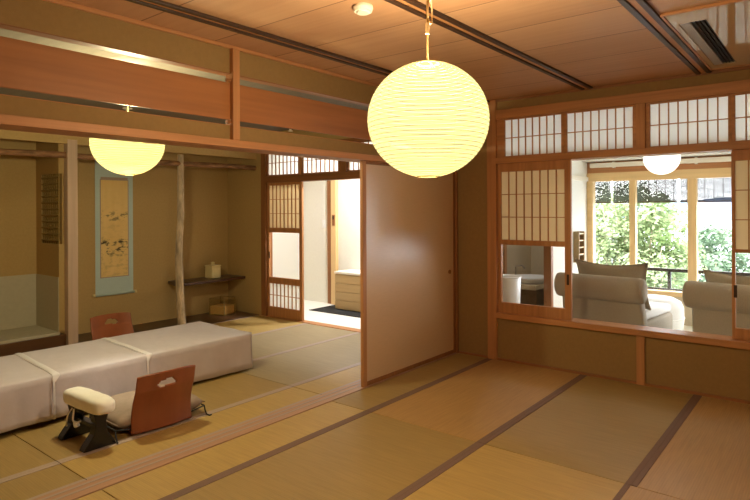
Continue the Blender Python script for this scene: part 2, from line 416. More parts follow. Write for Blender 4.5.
# ------------------------------------------------------------------ paper windows (transoms)
wno = [1]
def transom(X, y0, y1, z0, z1, label, cols=8, rows=2, fw=.018, mat='hinoki', sides=None):
    """frame + paper + fine lattice, lying in the plane x = X, y0 < y1 (paper bounds)"""
    r = sroot('window_%d' % wno[0], (X, (y0+y1)/2, z0), label, 'paper window'); wno[0] += 1
    f0, f1 = sides or (fw, fw)
    f = MB().box(X-.004, X+.03, y0-f0, y0, z0-fw, z1+fw).box(X-.004, X+.03, y1, y1+f1, z0-fw, z1+fw)
    f.box(X-.004, X+.03, y0, y1, z0-fw, z0).box(X-.004, X+.03, y0, y1, z1, z1+fw)
    f.build('frame', mat+'_y', r, .002)
    B(X+.016, X+.018, y0, y1, z0, z1).build('paper', 'shoji_paper', r)
    l = MB()
    for i in range(1, cols):
        y = y0+(y1-y0)*i/cols; l.box(X+.002, X+.0155, y-.004, y+.004, z0, z1)
    for i in range(1, rows):
        z = z0+(z1-z0)*i/rows; l.box(X+.001, X+.0154, y0, y1, z-.0035, z+.0035)
    l.build('lattice', mat+'_z', r)
    return r
for a, b, lab, sd in ((1.838, 2.362, 'upper paper window in the corner beside the full-height post', (.0243, .0775)),
                  (1.262, 1.789, 'upper paper window second from the corner, left of the thick post', (.0295, .0243)),
                  (.614, 1.136, 'upper paper window right of the thick wooden post', (.0213, .0285)),
                  (.045, .571, 'upper paper window cut by the right edge of the photo', (.0178, .0213))):
    transom(XW+.002, a, b, 1.863, 2.191, lab, fw=.012, sides=sd)
trim(31, B(XW-.01, XW+.08, -1.9, .027, 1.851, 2.203), 'hinoki_y', 'plain wooden board further along the upper windows', 'board')

# ------------------------------------------------------------------ paper sliding doors with a glass pane
def shoji(n, X, y0, y1, z0, z1, zones, label, st=.055, mat='hinoki', pull=None, lat=8, stile_mat=None):
    """zones: from the top, list of (kind, ztop, zbottom, rows)"""
    r = sroot('door_%d' % n, (X, (y0+y1)/2, z0), label, 'sliding paper door')
    f = MB().box(X, X+.032, y0, y0+st, z0, z1).box(X, X+.032, y1-st*.55, y1, z0, z1)
    a, b = y0+st, y1-st*.55
    prev = z1
    for kind, zt, zb, rows in zones:
        f.box(X, X+.032, a, b, zt, prev); prev = zb
    f.box(X, X+.032, a, b, z0, prev)
    f.build('frame', mat+'_z', r, .002)
    for kind, zt, zb, rows in zones:
        if kind == 'glass':
            B(X+.014, X+.018, a, b, zb, zt).build('glass_pane', 'glass', r)
        else:
            B(X+.016, X+.018, a, b, zb, zt).build('paper', kind, r)
            l = MB()
            for i in range(1, lat): y = a+(b-a)*i/lat; l.box(X+.003, X+.0155, y-.004, y+.004, zb, zt)
            for i in range(1, rows): z = zb+(zt-zb)*i/rows; l.box(X+.002, X+.0154, a, b, z-.0035, z+.0035)
            l.build('lattice', mat+'_z', r)
    if pull:
        y, z = pull; B(X-.002, X+.001, y-.011, y+.011, z-.045, z+.045).build('finger_pull', 'rail_dark', r, .002)
    return r
shoji(3, XW+.012, 1.762, 2.438, .435, 1.80, [('shoji_paper_tan', 1.722, 1.103, 3), ('glass', 1.057, .53, 1)],
      'paper sliding door with low glass pane beside the full-height post', pull=(1.79, .78))
shoji(4, XW+.052, -.12, .602, .435, 1.80, [('shoji_paper_tan', 1.725, 1.085, 3), ('glass', 1.06, .515, 1)],
      'paper sliding door with low glass pane at the right edge of the photo', st=.04, pull=(.58, .78))
shoji(5, XW+.012, -.86, -.10, .435, 1.80, [('shoji_paper_tan', 1.725, 1.085, 3), ('glass', 1.06, .515, 1)],
      'paper sliding door beyond the right edge of the photo')
trim(32, B(XW, XB, -1.9, -.86, .435, 1.80), 'cedar_y', 'boarded end of the window wall out of view', 'board')

# ------------------------------------------------------------------ far room: wall onto the entry
trim(33, B(XB-.02, XB+.1, 5.80, 5.89, 0, 2.22), 'cedar_z', 'wooden corner post between the alcove and the entry door', 'post')
trim(34, B(XB-.02, XB+.1, 3.0, 5.80, 1.735, 1.818), 'cedar_y', 'dark wooden lintel over the entry opening')
trim(35, B(XB-.01, XB+.1, 3.0, 5.80, 2.16, 2.20), 'cedar_y', 'wooden beam over the entry transoms')
trim(36, B(XB-.015, XB+.09, 4.40, 4.52, 1.818, 2.16), 'cedar_z', 'thick wooden post between the second and third entry transoms', 'post')
trim(37, B(XB-.02, XB+.1, 3.0, 5.80, -.05, .006), 'hinoki_y', 'wooden threshold at the foot of the entry opening', 'threshold', .001)
trim(41, B(XB, XB+.08, 5.148, 5.198, 1.818, 2.16), 'hinoki_z', 'thin bright post between first and second entry transoms', 'post')
transom(XB+.01, 5.215, 5.783, 1.835, 2.142, 'paper transom left of the thin bright post over the entry', fw=.016, mat='cedar')
transom(XB+.01, 4.545, 5.131, 1.835, 2.142, 'paper transom over the open entry, right of the thin bright post', fw=.016, mat='cedar')
transom(XB+.01, 3.80, 4.383, 1.835, 2.142, 'paper transom right of the thick post, partly behind the sliding panel', fw=.016, mat='cedar')
shoji(6, XB+.012, 5.155, 5.80, .006, 1.735, [('shoji_paper_tan', 1.70, 1.155, 3), ('glass', 1.095, .515, 1), ('shoji_paper', .435, .135, 2)],
      'paper sliding door with middle glass pane beside the entry opening', st=.05, mat='hinoki', pull=(5.765, .80))
shoji(7, XB+.012, 3.51, 4.15, .006, 1.735, [('shoji_paper_tan', 1.70, 1.155, 3), ('glass', 1.095, .515, 1), ('shoji_paper', .435, .135, 2)],
      'paper sliding door hidden behind the tan panel', st=.05)

# alcove posts and log
trim(38, B(2.545, 2.645, YT-.035, YT+.05, .004, 2.10), 'pale_post', 'square pale planed post left of the hanging scroll', 'post', .006)
def wob(p, a, s): return Vector(p)+Vector((noise.noise(Vector(p)*s), noise.noise(Vector(p)*s+Vector((9, 1, 2))), 0))*a
pts = [wob((3.835-.012*math.sin(z*2.2)+(.022*max(0, .45-z)/.45), YT+.01, z), .022, 1.9) for z in [i*.085 for i in range(25)]]
rr = [.049+.007*noise.noise(Vector((0, 0, i*.5)))-.014*i/24 for i in range(25)]
pts[0].z = .004
trim(39, MB().tube(pts, rr, 14), 'bark', 'crooked natural tree-trunk post beside the alcove shelf', 'post', 0)
lp = [(x, YT+.01+.006*math.sin(x*5), 1.938+.006*math.sin(x*3.1)) for x in [-.3+.21*i for i in range(26)]]
lp[-1] = (XB-.001, YT+.01, 1.94)
trim(42, MB().tube(lp, [.030+.003*math.sin(i*2.1) for i in range(26)], 12), 'bark_dark', 'horizontal bark-covered log spanning the alcove front', 'beam', 0)

# reed window in the wing wall
rw = sroot('window_%d' % wno[0], (2.495, 6.25, 1.05), 'small reed lattice window in the alcove wing wall', 'lattice window'); wno[0] += 1
B(2.53, 2.54, YT+.051, 6.479, 1.051, 1.759).build('backing', 'plaster', rw)
for nm, mm in (('reed_upright', 0), ('reed_crossbar', 1)):
    m = MB()
    if mm == 0:
        for i in range(8): y = YT+.085+.054*i; m.tube([(2.510, y, 1.05), (2.510, y, 1.76)], .008, 8)
    else:
        for i in range(11):
            z = 1.085+.064*i; m.tube([(2.500, YT+.05, z), (2.500, 6.48, z)], .0075 if i % 2 else .010, 8)
    m.build(nm, 'reed', rw)

# ------------------------------------------------------------------ tatami mats: every mat is its own thing
def tatami(x0, x1, y0, y1, mat, label, lo=True, hi=True, bm='mat_border', grp='tatami mats of the near room', bw=.028):
    g = .002
    r = thing('tatami_mat', ((x0+x1)/2, (y0+y1)/2, -.05), label, 'tatami mat', grp)
    ya, yb = y0+(bw if lo else g), y1-(bw if hi else g)
    B(x0+g, x1-g, ya, yb, -.05, 0).build('rush_surface', mat, r, .003)
    if lo: B(x0+g, x1-g, y0+.0005, ya, -.05, .0012).build('cloth_border', bm, r)
    if hi: B(x0+g, x1-g, yb, y1-.0005, -.05, .0012).build('cloth_border', bm, r)
S1, S2 = 1.37, 3.04
Y0, Y1, Y2, Y3 = -.033, .812, 1.652, 2.514
tatami(S2, XW-.002, Y3, 2.858, 'rush_olive', 'narrow tatami mat in the corner at the foot of the tan sliding panel', hi=False)
tatami(S1, S2, Y3, 2.858, 'rush_gold', 'narrow tatami mat along the threshold, left of the sliding panel', hi=False)
tatami(-.36, S1, Y3, 2.858, 'rush_gold', 'narrow tatami mat at the bottom left of the photo along the threshold', hi=False)
tatami(S2, XW-.002, Y2, Y3, 'rush_tan', 'tatami mat running up to the foot of the full-height post')
tatami(S1, S2, Y2, Y3, 'rush_olive', 'tatami mat at the bottom middle of the photo, darker than its neighbours')
tatami(-.36, S1, Y2, Y3, 'rush_gold', 'tatami mat of which only a corner shows at the bottom left edge')
tatami(S2, XW-.002, Y1, Y2, 'rush_olive', 'dark tatami mat under the short wall stud below the sill')
tatami(S1, S2, Y1, Y2, 'rush_gold', 'golden tatami mat at the bottom edge right of the middle')
tatami(S2, XW-.002, Y0, Y1, 'rush_tan', 'tatami mat in the bottom right corner of the photo')
T1, T2 = 1.37, 3.10
G2 = 'tatami mats of the far room'
Ya, Yb, Yc, Yd, Ye = 3.012, 3.352, 4.206, 5.052, 5.958
XF = XB-.022
tatami(T2, XF, Ya, Yb, 'rush_gold', 'narrow far-room tatami mat in front of the parked sliding panels', bm='mat_border_pale', grp=G2)
tatami(T1, T2, Ya, Yb, 'rush_gold', 'narrow far-room tatami mat in front of the reddish legless chair', bm='mat_border_pale', grp=G2)
tatami(-.2, T1, Ya, Yb, 'rush_olive', 'narrow far-room tatami mat at the left edge of the photo', bm='mat_border_pale', grp=G2)
tatami(T2, XF, Yb, Yc, 'rush_pale', 'far-room tatami mat right of the table end, second from the threshold', bm='mat_border_pale', grp=G2)
tatami(T1, T2, Yb, Yc, 'rush_olive', 'far-room tatami mat under the near legless chair and armrest', bm='mat_border_pale', grp=G2)
tatami(-.2, T1, Yb, Yc, 'rush_olive', 'far-room tatami mat at the left edge beneath the table front', bm='mat_border_pale', grp=G2)
tatami(T2, XF, Yc, Yd, 'rush_pale', 'far-room tatami mat reaching the open entry', bm='mat_border_pale', grp=G2)
tatami(T2, XF, Yd, Ye, 'rush_gold', 'far-room tatami mat below the alcove shelf and paper door', bm='mat_border_pale', grp=G2)

# ------------------------------------------------------------------ paper lanterns
def lantern(loc, rx, rz, label, cord_top, hook=True, washi='lantern_washi'):
    r = thing('paper_lantern', (loc[0], loc[1], loc[2]-rz), label, 'paper lantern', 'round paper lanterns')
    c = Vector(loc); nr = 36; prof = []
    t0, t1 = math.radians(-80), math.radians(80)
    for i in range(nr):
        for q in range(3):
            t = t0+(t1-t0)*(i+q/3)/nr; s_ = 1-.006*(1-abs(math.sin(PI*q/3)))
            prof.append((rx*math.cos(t)*s_, rz*math.sin(t)))
    prof.append((rx*math.cos(t1), rz*math.sin(t1)))
    MB().lathe(prof, c, 64).build('washi_shade', washi, r, smooth=True)
    m = MB()
    for i in range(1, nr):
        t = t0+(t1-t0)*i/nr; rad, z = rx*math.cos(t)*.992, rz*math.sin(t)
        ring = [(rad+.0011*math.cos(a), z+.0011*math.sin(a)) for a in (0, PI/2, PI, 3*PI/2)]
        m.lathe(ring, c, 64, close=True)
    m.build('bamboo_ribs', 'reed', r)
    for t in (t0, t1):
        m = MB(); rad, z = rx*math.cos(t), rz*math.sin(t)
        m.lathe([(rad-.003, z-.003), (rad+.003, z-.003), (rad+.003, z+.003), (rad-.003, z+.003)], c, 40, close=True); m.build('end_ring', 'rope', r)
    zt = rz*math.sin(t1); m = MB()
    m.tube([c+Vector((-rx*.17, 0, zt)), c+Vector((0, 0, zt+.012)), c+Vector((rx*.17, 0, zt))], .003, 8)
    m.build('hanger_bar', 'rope', r)
    MB().tube([c+Vector((0, 0, zt+.01)), Vector((c.x, c.y, cord_top))], .0045, 8).build('cord', 'rope', r)
    if hook:
        hz = c.z+rz+.165
        pts = [Vector((c.x+.012+.016*math.sin(a)*1.0, c.y-.004, hz+.045-.05*math.cos(a))) for a in [PI*2*i/16 for i in range(17)]]
        m = MB().tube(pts, .004, 8)
        m.tube([(c.x, c.y, hz-.05), (c.x, c.y, hz-.005)], .009, 10)
        m.build('cord_shortener', 'pale_wood_z', r)
        MB().lathe([(0, 0), (.045, 0), (.05, -.012), (.03, -.03), (0, -.032)], (c.x, c.y, cord_top), 28).build('ceiling_rose', 'white_plastic', r)
    return r
L1 = (1.967, 1.304, 1.750); L2 = (1.988, 3.749, 1.840)
lantern(L1, .2475, .2345, 'large glowing round paper lantern hanging in the near room', H)
lantern(L2, .236, .214, 'glowing paper lantern over the white-clothed table, top hidden by the lintel', H, False, 'lantern_washi_dim')
def bulb(loc, watt, col, rad, name='lantern_bulb'):
    d = bpy.data.lights.new(name, 'POINT'); d.energy = watt; d.color = col; d.shadow_soft_size = rad
    o = bpy.data.objects.new(name, d); COL.objects.link(o); o.location = loc
    return o
bulb((L1[0], L1[1], L1[2]+.07), 112, (1, .875, .655), .05)
bulb((L2[0], L2[1], L2[2]+.03), 130, (1, .96, .68), .05)

# smoke detector, sprinkler heads
t = thing('smoke_detector', (2.165, 1.813, H), 'white round smoke detector on the ceiling left of the lantern cord', 'smoke detector')
MB().lathe([(0, 0), (.047, 0), (.050, -.012), (.044, -.03), (0, -.03)], (2.165, 1.813, H), 36).build('housing', 'white_plastic', t, smooth=False)
MB().lathe([(0, -.03), (.034, -.03), (.030, -.038), (0, -.039)], (2.165, 1.813, H), 30).build('sensor_cap', 'white_plastic', t)
for x, y, lab in ((2.86, 5.40, 'small white sprinkler head seen through the transom gap, left of the short post'), (4.80, 5.18, 'small white sprinkler head seen through the transom gap, right of the short post')):
    t = thing('sprinkler_head', (x, y, H), lab, 'sprinkler head', 'ceiling sprinkler heads')
    MB().lathe([(0, 0), (.045, 0), (.045, -.008), (.016, -.014), (.014, -.04), (0, -.04)], (x, y, H), 24).build('collar', 'white_plastic', t)
    MB().lathe([(0, -.038), (.03, -.04), (.03, -.046), (0, -.046)], (x, y, H), 24).build('deflector', 'white_plastic', t)

# ------------------------------------------------------------------ ceiling air conditioner
t = thing('air_conditioner', (3.95, .43, H-.001), 'glossy ceiling air conditioner panel with a dark slot, top right', 'air conditioner')
sx0, sx1, sy0, sy1 = 3.44, 4.58, .535, .665
f = MB().box(3.24, sx0, .10, .695, H-.012, H-.001).box(sx1, 4.70, .10, .695, H-.012, H-.001)
f.box(sx0, sx1, .10, sy0, H-.012, H-.001).box(sx0, sx1, sy1, .695, H-.012, H-.001)
f.build('panel', 'ac_panel', t)
e = MB().box(3.225, 3.24, .085, .71, H-.016, H-.001).box(4.70, 4.715, .085, .71, H-.016, H-.001).box(3.24, 4.70, .695, .71, H-.016, H-.001).box(3.24, 4.70, .085, .10, H-.016, H-.001)
e.build('wood_edge', 'hinoki_y', t, .002)
B(sx0, sx1, sy0, sy1, H-.002, H-.0005).build('slot', 'ac_black', t)
B(sx0+.002, sx1-.002, sy1-.055, sy1-.001, H-.012, H-.003).build('louver', 'ac_grey', t, .002)
m = MB()
for i in range(3): m.box(sx0+.004, sx1-.004, sy0+.014+i*.02, sy0+.018+i*.02, H-.010, H-.002)
m.build('grille', 'ac_black', t)

# ------------------------------------------------------------------ tables under cloths
def table(x0, x1, label):
    r = thing('low_table', ((x0+x1)/2, 4.385, 0), label, 'low table', 'low tables in a row')
    B(x0+.012, x1-.012, 3.995, 4.775, .285, .312).build('tabletop', 'cedar_x', r, .004)
    for sx in (x0+.06, x1-.11):
        for sy in (4.06, 4.66): B(sx, sx+.05, sy, sy+.05, .0015, .285).build('leg', 'cedar_z', r, .004)
def cloth(x0, x1, label, fold=True, end=False, seed=0):
    r = thing('tablecloth', ((x0+x1)/2, 4.385, .02), label, 'tablecloth', 'white cloths along the table row')
    zt = .318; path = []
    yf, yb = 3.975, 4.795
    nd = 8
    prof = [(yf-.012, .038)]+[(yf-.012+.010*i/nd, .038+(zt-.050)*i/nd) for i in range(1, nd)]+[(yf-.001, zt-.010), (yf+.004, zt-.003), (yf+.014, zt)]
    prof += [(yf+.02+(yb-yf-.04)*i/10, zt) for i in range(1, 10)]
    prof += [(yb-.014, zt), (yb-.004, zt-.003), (yb+.001, zt-.010)]+[(yb+.012-.010*i/nd, .038+(zt-.050)*i/nd) for i in range(nd-1, 0, -1)]+[(yb+.012, .038)]
    nu = 48
    def fn(u, v):
        j = v*(len(prof)-1); i = int(round(j)); y, z = prof[i]
        x = x0+(x1-x0)*u
        drop = max(0, (zt-z)/zt)
        w = (noise.noise(Vector((x*4.3+seed, z*1.5, 3+seed)))*.022+noise.noise(Vector((x*13+seed, z*2.5, 8)))*.008)*drop
        y += w*(-1 if y < 4.4 else 1)
        if drop < .01: z += .003*noise.noise(Vector((x*5, y*5, seed)))
        if z < .06: z -= .020*(x-1.6)/1.6 if x > 1.6 else 0
        x -= 0
        # the cloths lie a little askew
        return Vector((x+(y-4.0)*.07*(1 if not (end and u > .99) else .2), y, z))
    m = MB().grid(fn, nu, len(prof)-1)
    if end:
        pass
    m.build('cover', 'table_cloth', r, smooth=True, solid=.002)
    if end:
        pts = lambda u, v: Vector((x1-.002+.05*.2+(1-u)**2*.012+.004*math.sin(v*23), 3.982+v*.806, .318-(1-u)*.29))
        MB().grid(pts, 6, 20).build('end_drop', 'table_cloth', r, smooth=True, solid=.002)
    if fold:
        # broad rolled hem where two cloths overlap
        def hem(u, v):
            j = v*(len(prof)-1); i = int(round(j)); y, z = prof[i]; top = z > .3
            w = .050 if top else .014
            x = x0-.012+(y-4.0)*.07+w*u+.006*noise.noise(Vector((y*7, 2, seed)))
            h = (.011+.004*noise.noise(Vector((y*11, u*2, seed))))*max(0, math.sin(PI*u))**.5*min(1, max(.25, (min(y-3.97, 4.80-y))/.05)) if top else .003
            if top: z += h+.001
            else: y += (-h-.012*0-.010 if y < 4.4 else h+.010)
            return Vector((x, y, z))
        MB().grid(hem, 8, len(prof)-1).build('hem_fold', 'cloth_hem', r, smooth=True, solid=.002)
for a, b, l1, l2 in ((.62, 1.60, 'low table under the leftmost white cloth', 'white cloth over the table at the left edge of the photo'),
                     (1.602, 2.25, 'low table under the white cloth behind the armrest', 'white cloth on the table stretch behind the armrest and reddish chair'),
                     (2.252, 3.215, 'low table under the white cloth nearest the entry', 'white cloth on the table end nearest the entry')):
    table(a, b, l1); cloth(a, b, l2, a > 1, b > 3, a*7)

# ------------------------------------------------------------------ legless chair
def zaisu(loc, rz, label):
    """origin: floor under the foot of the backrest, chair faces +Y"""
    r = thing('legless_chair', loc, label, 'legless floor chair', 'legless chairs at the low table', rz)
    # bent-ply back: profile in (y, z); bean-shaped hole cut out of the sheet
    W = .405
    def yz(t):
        z = .012+.368*t
        y = -.062*t**1.4+.022*math.sin(PI*min(1, t*1.4))*(1 if t < .72 else (1-t)/.28*.9)
        return y, z
    NX, NZ = 44, 40
    def hole(x, t):
        z = .368*t
        dx, dz = x+.004, z-.292
        a = -.10; X_, Z_ = dx*math.cos(a)+dz*math.sin(a), -dx*math.sin(a)+dz*math.cos(a)
        f = (X_/.064)**2+(Z_/.019)**2
        g1 = ((X_-.012)/.030)**2+((Z_-.013)/.020)**2
        g2 = ((X_+.036)/.030)**2+((Z_+.008)/.020)**2
        return f < 1 or g1 < 1 or g2 < 1
    m = MB(); vs = {}
    def V(i, j):
        if (i, j) not in vs:
            t = j/NZ; y, z = yz(t)
            hw = W/2*(1-.035*t); x = -hw+2*hw*i/NX
            y += .030*(2*i/NX-1)**2          # wraps the sitter a little
            z += -.012*(2*i/NX-1)**4*t       # eased top corners
            vs[i, j] = m.bm.verts.new((x, y, z))
        return vs[i, j]
    for i in range(NX):
        for j in range(NZ):
            if not hole(-W/2+W*(i+.5)/NX, (j+.5)/NZ): m.bm.faces.new((V(i, j), V(i+1, j), V(i+1, j+1), V(i, j+1)))
    m.build('backrest', 'chair_wood', r, smooth=True, solid=.011, world=False)
    # ply seat board carries on from the back under the cushion
    MB().box(-W/2+.01, W/2-.01, .010, .40, .012, .023).build('seat', 'chair_wood', r, .004, world=False)
    # bent wire base round the seat, with two hooked feet
    m = MB()
    m.tube([(-.30, .03, .062), (-.22, .03, .05), (-.19, .06, .03), (.19, .06, .03), (.22, .03, .05), (.30, .03, .062)], .0045, 8)
    for s in (-1, 1):
        m.tube([(s*.30, .03, .062), (s*.303, .20, .064), (s*.29, .42, .064)], .0045, 8)
        m.tube([(s*.30, .03, .062), (s*.302, .022, .030), (s*.303, .006, .008), (s*.309, -.020, .005), (s*.318, -.032, .010)], .0045, 8)
        m.tube([(s*.29, .42, .064), (s*.29, .43, .02), (s*.29, .44, .005)], .0045, 8)
    m.build('wire_base', 'black_iron', r, smooth=True, world=False)
    return r
def zabuton(loc, rz, label):
    r = thing('seat_cushion', loc, label, 'seat cushion', 'floor-chair cushions', rz)
    def sh(sgn):
        def fn(u, v):
            a, b = 2*u-1, 2*v-1
            e = (1-abs(a)**4)*(1-abs(b)**4)
            x = a*.305*(1-.03*b*b); y = .275+b*.265*(1-.03*a*a)
            return Vector((x, y, .055+sgn*.052*max(0, e)**.32+.004*noise.noise(Vector((x*8, y*8, sgn)))))
        return fn
    m = MB().grid(sh(1), 20, 20); m.grid(sh(-1), 20, 20)
    bmesh.ops.remove_doubles(m.bm, verts=m.bm.verts, dist=.006)
    o = m.build('cover', 'cushion_brown', r, smooth=True, world=False)
    m = MB(); ps = [(-.295, .02, .055), (-.305, .275, .055), (-.295, .53, .055), (0, .54, .055), (.295, .53, .055), (.305, .275, .055), (.295, .02, .055)]
    m.tube(ps, .005, 8, False).build('piping', 'cushion_brown', r, smooth=True, world=False)
    return r
zroot = zaisu((2.006, 3.338, 0), -.05, 'reddish plywood legless chair with a bean-shaped hole, beside the armrest')
zabuton((2.022, 3.358, .026), -.05, 'brown seat cushion on the near legless chair')
dup(zroot, (2.735, 5.47, 0), PI-.04, 'legless chair behind the table, only its back showing below the scroll')
# ------------------------------------------------------------------ armrest
t = thing('armrest', (1.612, 3.52, 0), 'white padded floor armrest on black splayed feet beside the reddish chair', 'armrest')
def pad(u, v):
    a = 2*PI*v; s_ = 2*u-1
    cap = max(0.0, 1-abs(s_)**7)**.5
    ca, sa = math.cos(a), math.sin(a)
    rx = .066*(abs(ca)**.55)*(1 if ca > 0 else -1); rz = .047*(abs(sa)**.55)*(1 if sa > 0 else -1)
    y = s_*.228
    return Vector((1.612-.010*s_+rx*(.25+.75*cap), 3.52+y, .243+rz*(.25+.75*cap)+.004*noise.noise(Vector((a, y*12, 0)))))
m = MB().grid(pad, 26, 24); bmesh.ops.remove_doubles(m.bm, verts=m.bm.verts, dist=.0008)
bs = [e for e in m.bm.edges if e.is_boundary]
if bs: bmesh.ops.holes_fill(m.bm, edges=bs, sides=60)
m.build('pad', 'pad_white', t, smooth=True)
for y in (3.675, 3.385):
    poly = [(1.508, .0015), (1.700, .0015), (1.690, .022), (1.648, .085), (1.640, .150), (1.655, .205), (1.565, .205), (1.578, .150), (1.568, .085), (1.518, .022)]
    MB().prism(poly, 'y', y-.032, y+.032).build('leg', 'black_lacquer', t, .004)
B(1.588, 1.632, 3.417, 3.643, .10, .125).build('stretcher', 'black_lacquer', t, .003)
m = MB().tube([(1.548, 3.57, .20), (1.535, 3.555, .14), (1.538, 3.52, .11), (1.532, 3.50, .135), (1.542, 3.47, .15)], .0055, 8)
m.tube([(1.548, 3.59, .20), (1.533, 3.615, .16), (1.530, 3.63, .11), (1.534, 3.635, .085)], .0045, 8)
m.tube([(1.538, 3.53, .128), (1.530, 3.505, .118), (1.535, 3.485, .128)], .012, 8)
m.build('tied_cord', 'pad_white', t, smooth=True)

# ------------------------------------------------------------------ alcove: scroll, shelf, jar, glass box
t = thing('hanging_scroll', (3.355, YK-.01, .40), 'tall blue-green hanging scroll with an ink landscape on the alcove wall', 'hanging scroll')
B(3.113, 3.565, YK-.006, YK-.003, .415, 2.02).build('mount', 'scroll_silk', t)
B(3.178, 3.500, YK-.0085, YK-.0062, .615, 1.74).build('painting', 'ink_painting', t)
m = MB().box(3.168, 3.178, YK-.0085, YK-.006, .605, 1.75).box(3.500, 3.510, YK-.0085, YK-.006, .605, 1.75)
m.box(3.178, 3.50, YK-.0085, YK-.006, .605, .615).box(3.178, 3.50, YK-.0085, YK-.006, 1.74, 1.775)
m.build('inner_border', 'mat_border_pale', t)
rl = MB().tube([(3.105, YK-.016, .412), (3.573, YK-.016, .412)], .014, 16).build('roller', 'scroll_silk', t, smooth=True)
for a, b in ((3.080, 3.105), (3.573, 3.598)): MB().tube([(a, YK-.016, .412), (b, YK-.016, .412)], .017, 16).build('roller_knob', 'cream_ceramic', t)
MB().tube([(3.113, YK-.012, 2.02), (3.565, YK-.012, 2.02)], .009, 12).build('top_rod', 'scroll_silk', t)
MB().tube([(3.24, YK-.012, 2.025), (3.355, YK-.008, 2.12), (3.47, YK-.012, 2.025)], .003, 6).build('hanging_cord', 'rope', t)

t = thing('wall_shelf', (4.45, 6.42, .458), 'dark wooden shelf spanning the alcove corner beside the tree-trunk post', 'shelf')
MB().prism([(3.905, 6.225), (XB-.001, 6.235), (XB-.001, YK-.001), (4.03, YK-.001)], 'z', .458, .492).build('board', 'shelf_wood', t, .004)
t = thing('lidded_jar', (4.575, 6.44, .492), 'cream square lidded jar standing on the alcove shelf', 'jar')
M45 = Matrix.Translation((4.575, 6.44, 0)) @ Matrix.Rotation(.12, 4, 'Z')
MB().box(-.076, .076, -.072, .072, .492, .640, M45).build('body', 'cream_ceramic', t, .012)
MB().box(-.079, .079, -.075, .075, .640, .660, M45).build('lid', 'cream_ceramic', t, .008)
MB().lathe([(0, .66), (.022, .66), (.016, .672), (.026, .688), (.018, .700), (0, .703)], (4.575, 6.44, 0), 20).build('knob', 'cream_ceramic', t, smooth=True)
t = thing('glass_box', (4.685, 6.39, .004), 'square glass box half full of orange filling under the alcove shelf', 'glass box')
MG = Matrix.Translation((4.685, 6.39, 0)) @ Matrix.Rotation(.30, 4, 'Z')
m = MB(); s_ = .118
for a, b, c, d in ((-s_, s_, -s_, -s_+.005), (-s_, s_, s_-.005, s_), (-s_, -s_+.005, -s_+.005, s_-.005), (s_-.005, s_, -s_+.005, s_-.005)): m.box(a, b, c, d, .012, .222, MG)
m.box(-s_, s_, -s_, s_, .004, .012, MG)
m.build('glass_walls', 'box_glass', t)
m = MB()
for z in (.004, .216): 
    for a, b, c, d in ((-s_-.003, s_+.003, -s_-.003, -s_), (-s_-.003, s_+.003, s_, s_+.003), (-s_-.003, -s_, -s_, s_), (s_, s_+.003, -s_, s_)): m.box(a, b, c, d, z, z+.007, MG)
for a in (-1, 1):
    for b in (-1, 1): m.box(a*s_-.004, a*s_+.004, b*s_-.004, b*s_+.004, .011, .216, MG)
m.build('edge_frame', 'reed', t)
o = MB().box(-s_+.007, s_-.007, -s_+.007, s_-.007, .013, .122, MG).build('filling', 'amber_grain', t, .006)

# ------------------------------------------------------------------ entry hall beyond the far room
struct(B(XB+.1, 6.22, 3.5, 6.5, -.1, -.004).build('floor', 'plaster_white'), 'pale floor of the entry hall', 'floor')  # white colour stands for daylight washing out the floor
struct(B(XB+.1, 6.3, 3.5, 6.5, H, H+.06).build('ceiling', 'plaster_white'), 'white ceiling of the entry hall', 'ceiling')
we = MB().box(6.22, 6.3, 3.4, 6.56, -.1, H).box(XB+.1, 6.3, 6.5, 6.56, -.1, H).box(XB+.05, 6.3, 3.44, 3.5, -.1, H)
struct(we.build('wall_entry', 'plaster_white'), 'cream walls of the entry hall', 'wall')
trim(43, B(6.165, 6.22, 5.70, 5.80, -.004, H), 'pale_wood_z', 'pale wooden post on the entry hall wall', 'post')
trim(44, B(6.185, 6.22, 5.80, 5.89, -.004, H), 'cedar_z', 'dark edge strip beside the pale entry post', 'post')
t = thing('shoe_cabinet', (6.02, 5.0, .009), 'low blond wooden shoe cabinet on the dark mat in the entry', 'cabinet')
B(5.862, 6.205, 4.45, 5.43, .012, .500).build('body', 'cabinet_wood', t, .003)
B(5.845, 6.212, 4.44, 5.44, .500, .530).build('top', 'white_plastic', t, .003)
for i in range(4):
    z0 = .022+i*.118; B(5.848, 5.8625, 4.46, 5.425, z0, z0+.110).build('drawer', 'cabinet_wood', t, .003)
t = thing('door_mat', (5.85, 5.2, -.004), 'dark grey mat on the pale entry floor under the cabinet', 'mat')
B(5.62, 6.15, 4.40, 5.68, -.004, .008).build('pile', 'stone_mat', t, .003)
B(5.605, 5.62, 4.385, 5.695, -.004, .006).build('rubber_edge', 'black_lacquer', t, .002)
t = thing('light_switch', (6.215, 5.99, 1.17), 'small white switch plate left of the entry post', 'light switch')
B(6.212, 6.22, 5.955, 6.025, 1.11, 1.23).build('plate', 'white_ceramic', t, .003)
B(6.208, 6.212, 5.975, 6.005, 1.14, 1.20).build('rocker', 'white_ceramic', t, .002)
t = thing('wall_intercom', (6.16, 5.75, 1.2), 'small brown plate on the pale entry post', 'wall plate')
B(6.155, 6.165, 5.715, 5.765, 1.15, 1.31).build('plate', 'cedar_z', t, .003)
B(6.151, 6.155, 5.725, 5.755, 1.24, 1.29).build('insert', 'rail_dark', t, .002)

